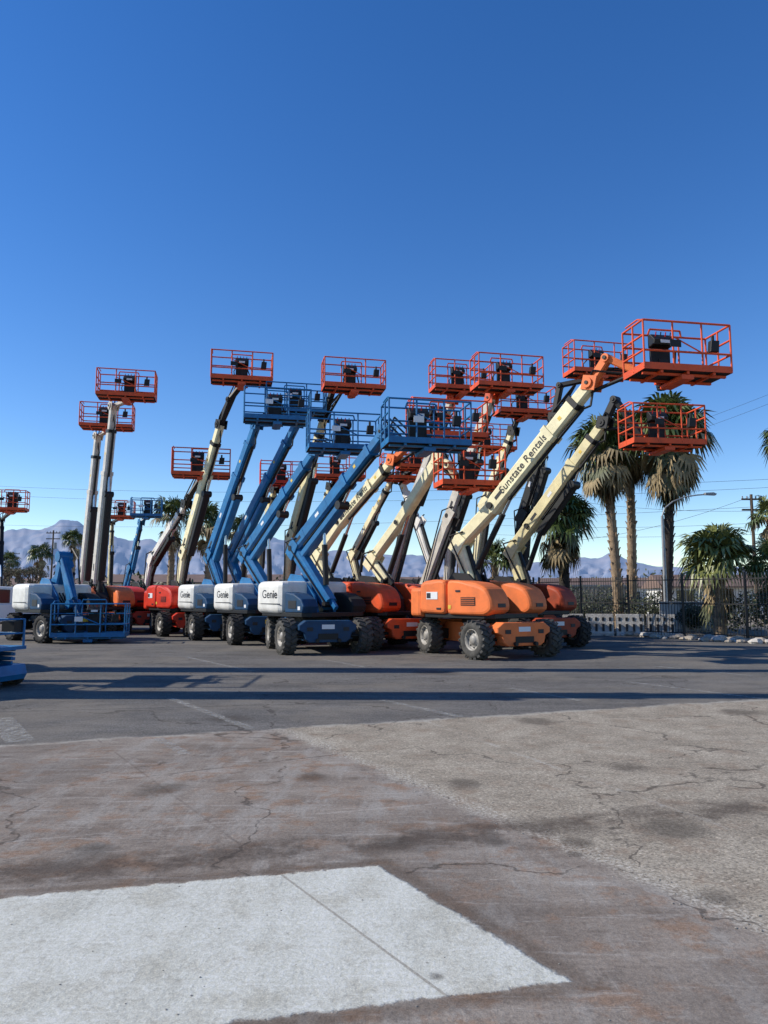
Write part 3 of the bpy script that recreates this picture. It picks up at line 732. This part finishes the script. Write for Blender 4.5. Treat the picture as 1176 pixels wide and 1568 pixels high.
    joint(G(0,1180),G(1176,1130),.02,(.16,.14,.12),.4,3,math_('MULTIPLY',math_('MULTIPLY',patch,notasp),math_('SUBTRACT',1,ss(diag,-.05,.05))))
    joint(G(640,1100),G(1176,1290),.03,(.46,.43,.37),.45,3,math_('MULTIPLY',notasp,patch))
    # irregular cracks: warped voronoi edges
    nzc=N.new('ShaderNodeTexNoise'); nzc.inputs['Scale'].default_value=1.3; nzc.inputs['Detail'].default_value=5; K.new(P,nzc.inputs['Vector'])
    va=N.new('ShaderNodeVectorMath'); va.operation='MULTIPLY_ADD'; K.new(nzc.outputs['Color'],va.inputs[0]); va.inputs[1].default_value=(1.6,1.6,0); K.new(P,va.inputs[2])
    vq=N.new('ShaderNodeTexVoronoi'); vq.feature='DISTANCE_TO_EDGE'; vq.inputs['Scale'].default_value=.33; K.new(va.outputs[0],vq.inputs['Vector'])
    crack=math_('MULTIPLY',math_('MULTIPLY',math_('SUBTRACT',1,ss(vq.outputs['Distance'],.002,.007)),outsl),ss(med2,.42,.52))
    col=mix(math_('MULTIPLY',crack,.65),col,(.06,.05,.042))
    for px,py,r,sx in((820,1104,.38,1),(885,1290,.16,1),(710,1200,.22,1),(1030,1268,.33,1),(880,1308,.07,1),(668,1495,.05,1),(960,1175,.25,1),(1130,1090,.4,1),(600,1290,.2,1),(1100,1375,.16,1),(350,1100,.4,1),(665,1030,.7,1),(250,1210,.3,1),(150,1300,.2,1),(480,1190,.2,1),(760,1290,.12,1)):
        g=G(px,py); x=N.new('ShaderNodeVectorMath'); x.operation='DISTANCE'; K.new(P,x.inputs[0]); x.inputs[1].default_value=g
        v=math_('ADD',x.outputs['Value'],math_('MULTIPLY',wob,r*3.2))
        col=mix(math_('MULTIPLY',math_('SUBTRACT',1,ss(v,r*.2,r)),.6),col,(.07,.057,.046))
    col=mix(.5,col,ramp(fine,[(.25,(.2,.2,.2)),(.5,(.5,.5,.5)),(.75,(.8,.8,.8))]),'OVERLAY')
    col=mix(.4,col,ramp(grit,[(.3,(.2,.2,.2)),(.7,(.8,.8,.8))]),'OVERLAY')
    v2=N.new('ShaderNodeTexVoronoi'); v2.inputs['Scale'].default_value=4.5; K.new(P,v2.inputs['Vector'])
    col=mix(math_('MULTIPLY',math_('SUBTRACT',1,ss(math_('ADD',v2.outputs['Distance'],math_('MULTIPLY',wobf,1.0)),.015,.05)),.6),col,(.07,.055,.045))
    sep=N.new('ShaderNodeSeparateXYZ'); K.new(P,sep.inputs[0])
    col=mix(ss(sep.outputs['Y'],36,46),col,(.30,.25,.19))
    K.new(col,b.inputs['Base Color']); b.inputs['Roughness'].default_value=.9; b.inputs['Specular IOR Level'].default_value=.08
    hgt=math_('ADD',math_('MULTIPLY',fine,.010),math_('ADD',math_('MULTIPLY',agg,.004),math_('MULTIPLY',insl,.012)))
    hgt=math_('ADD',hgt,math_('MULTIPLY',med,.010))
    bp=N.new('ShaderNodeBump'); bp.inputs['Strength'].default_value=.5; bp.inputs['Distance'].default_value=1.0; K.new(hgt,bp.inputs['Height']); K.new(bp.outputs[0],b.inputs['Normal'])
    me=bpy.data.meshes.new('ground'); S=14000
    me.from_pydata([(-S,-200,0),(S,-200,0),(S,S,0),(-S,S,0)],[],[(0,1,2,3)]); me.materials.append(m)
    o=bpy.data.objects.new('ground',me); scene.collection.objects.link(o)
ground()
def worn():
    m,n,b=nt('worn_paint'); N=n.nodes; K=n.links
    b.inputs['Base Color'].default_value=(.46,.44,.39,1); b.inputs['Roughness'].default_value=.8
    g=N.new('ShaderNodeNewGeometry'); z=N.new('ShaderNodeTexNoise'); z.inputs['Scale'].default_value=9; z.inputs['Detail'].default_value=6; z.inputs['Roughness'].default_value=.8
    K.new(g.outputs['Position'],z.inputs['Vector']); r=N.new('ShaderNodeMapRange'); r.inputs['From Min'].default_value=.42; r.inputs['From Max'].default_value=.62; r.inputs['To Max'].default_value=.65
    K.new(z.outputs['Fac'],r.inputs['Value']); K.new(r.outputs[0],b.inputs['Alpha']); MATS['worn_paint']=m
worn()
mb=MB()
for a,b_,w in(((262,1070),(385,1116),.13),((585,1072),(705,1098),.13),((780,1054),(890,1073),.13),((285,1006),(385,1028),.14),((495,1010),(560,1022),.14),((960,1044),(1230,1078),.13),((0,1100),(32,1136),.3),((1000,1020),(1150,1035),.12),((240,1130),(285,1155),.12)):
    p=G(*a);q=G(*b_);d=(q-p).normalized();s=Vector((-d.y,d.x,0))*w/2; z=Vector((0,0,.004))
    mb.add([p-s+z,q-s+z,q+s+z,p+s+z],[(0,1,2,3)],'worn_paint')
mb.obj('parking_markings')
mb=MB()
for i in range(420):
    y=3+20*random.random()**2.2; x=random.uniform(-.6,.6)*y; s=random.uniform(.0015,.004)*(1+y*.05)
    if random.random()<.6:
        k=random.random(); q=G(1176,1425).lerp(G(430,1118),k); x=q.x+random.gauss(0,.1); y=q.y+random.gauss(0,.1)
    rock(mb,(x,y,s*.4),s,'pebble')
mb.obj('gravel')
# ---------- light ----------
EL=R(34); sd=Vector((-1,.0,0)).normalized()
trav=Vector((-sd.x*math.cos(EL),-sd.y*math.cos(EL),-math.sin(EL)))
l=bpy.data.lights.new('sun','SUN'); l.energy=5.0; l.angle=R(.5); l.color=(1,.94,.83)
o=bpy.data.objects.new('sun',l); scene.collection.objects.link(o); o.rotation_euler=trav.to_track_quat('-Z','Y').to_euler()
w=bpy.data.worlds.new('World'); scene.world=w; w.use_nodes=True; N=w.node_tree.nodes
sky=N.new('ShaderNodeTexSky'); sky.sky_type='NISHITA'; sky.sun_disc=False; sky.sun_elevation=EL; sky.sun_rotation=math.atan2(sd.x,sd.y)
sky.air_density=1.0; sky.dust_density=.0; sky.ozone_density=2.0; sky.altitude=600
hs=N.new('ShaderNodeHueSaturation'); hs.inputs['Hue'].default_value=.511; hs.inputs['Saturation'].default_value=1.33; hs.inputs['Value'].default_value=1.3
w.node_tree.links.new(sky.outputs[0],hs.inputs['Color']); w.node_tree.links.new(hs.outputs[0],N['Background'].inputs[0]); N['Background'].inputs[1].default_value=.13
c=bpy.data.cameras.new('camera'); c.sensor_fit='VERTICAL'; c.sensor_height=36; c.lens=26; c.clip_end=30000; c.clip_start=.05
o=bpy.data.objects.new('camera',c); scene.collection.objects.link(o); o.location=(0,0,CAMH); o.rotation_euler=(R(90)+PITCH,0,0); scene.camera=o
scene.view_settings.view_transform='Standard'; scene.view_settings.look='None'; scene.view_settings.exposure=0
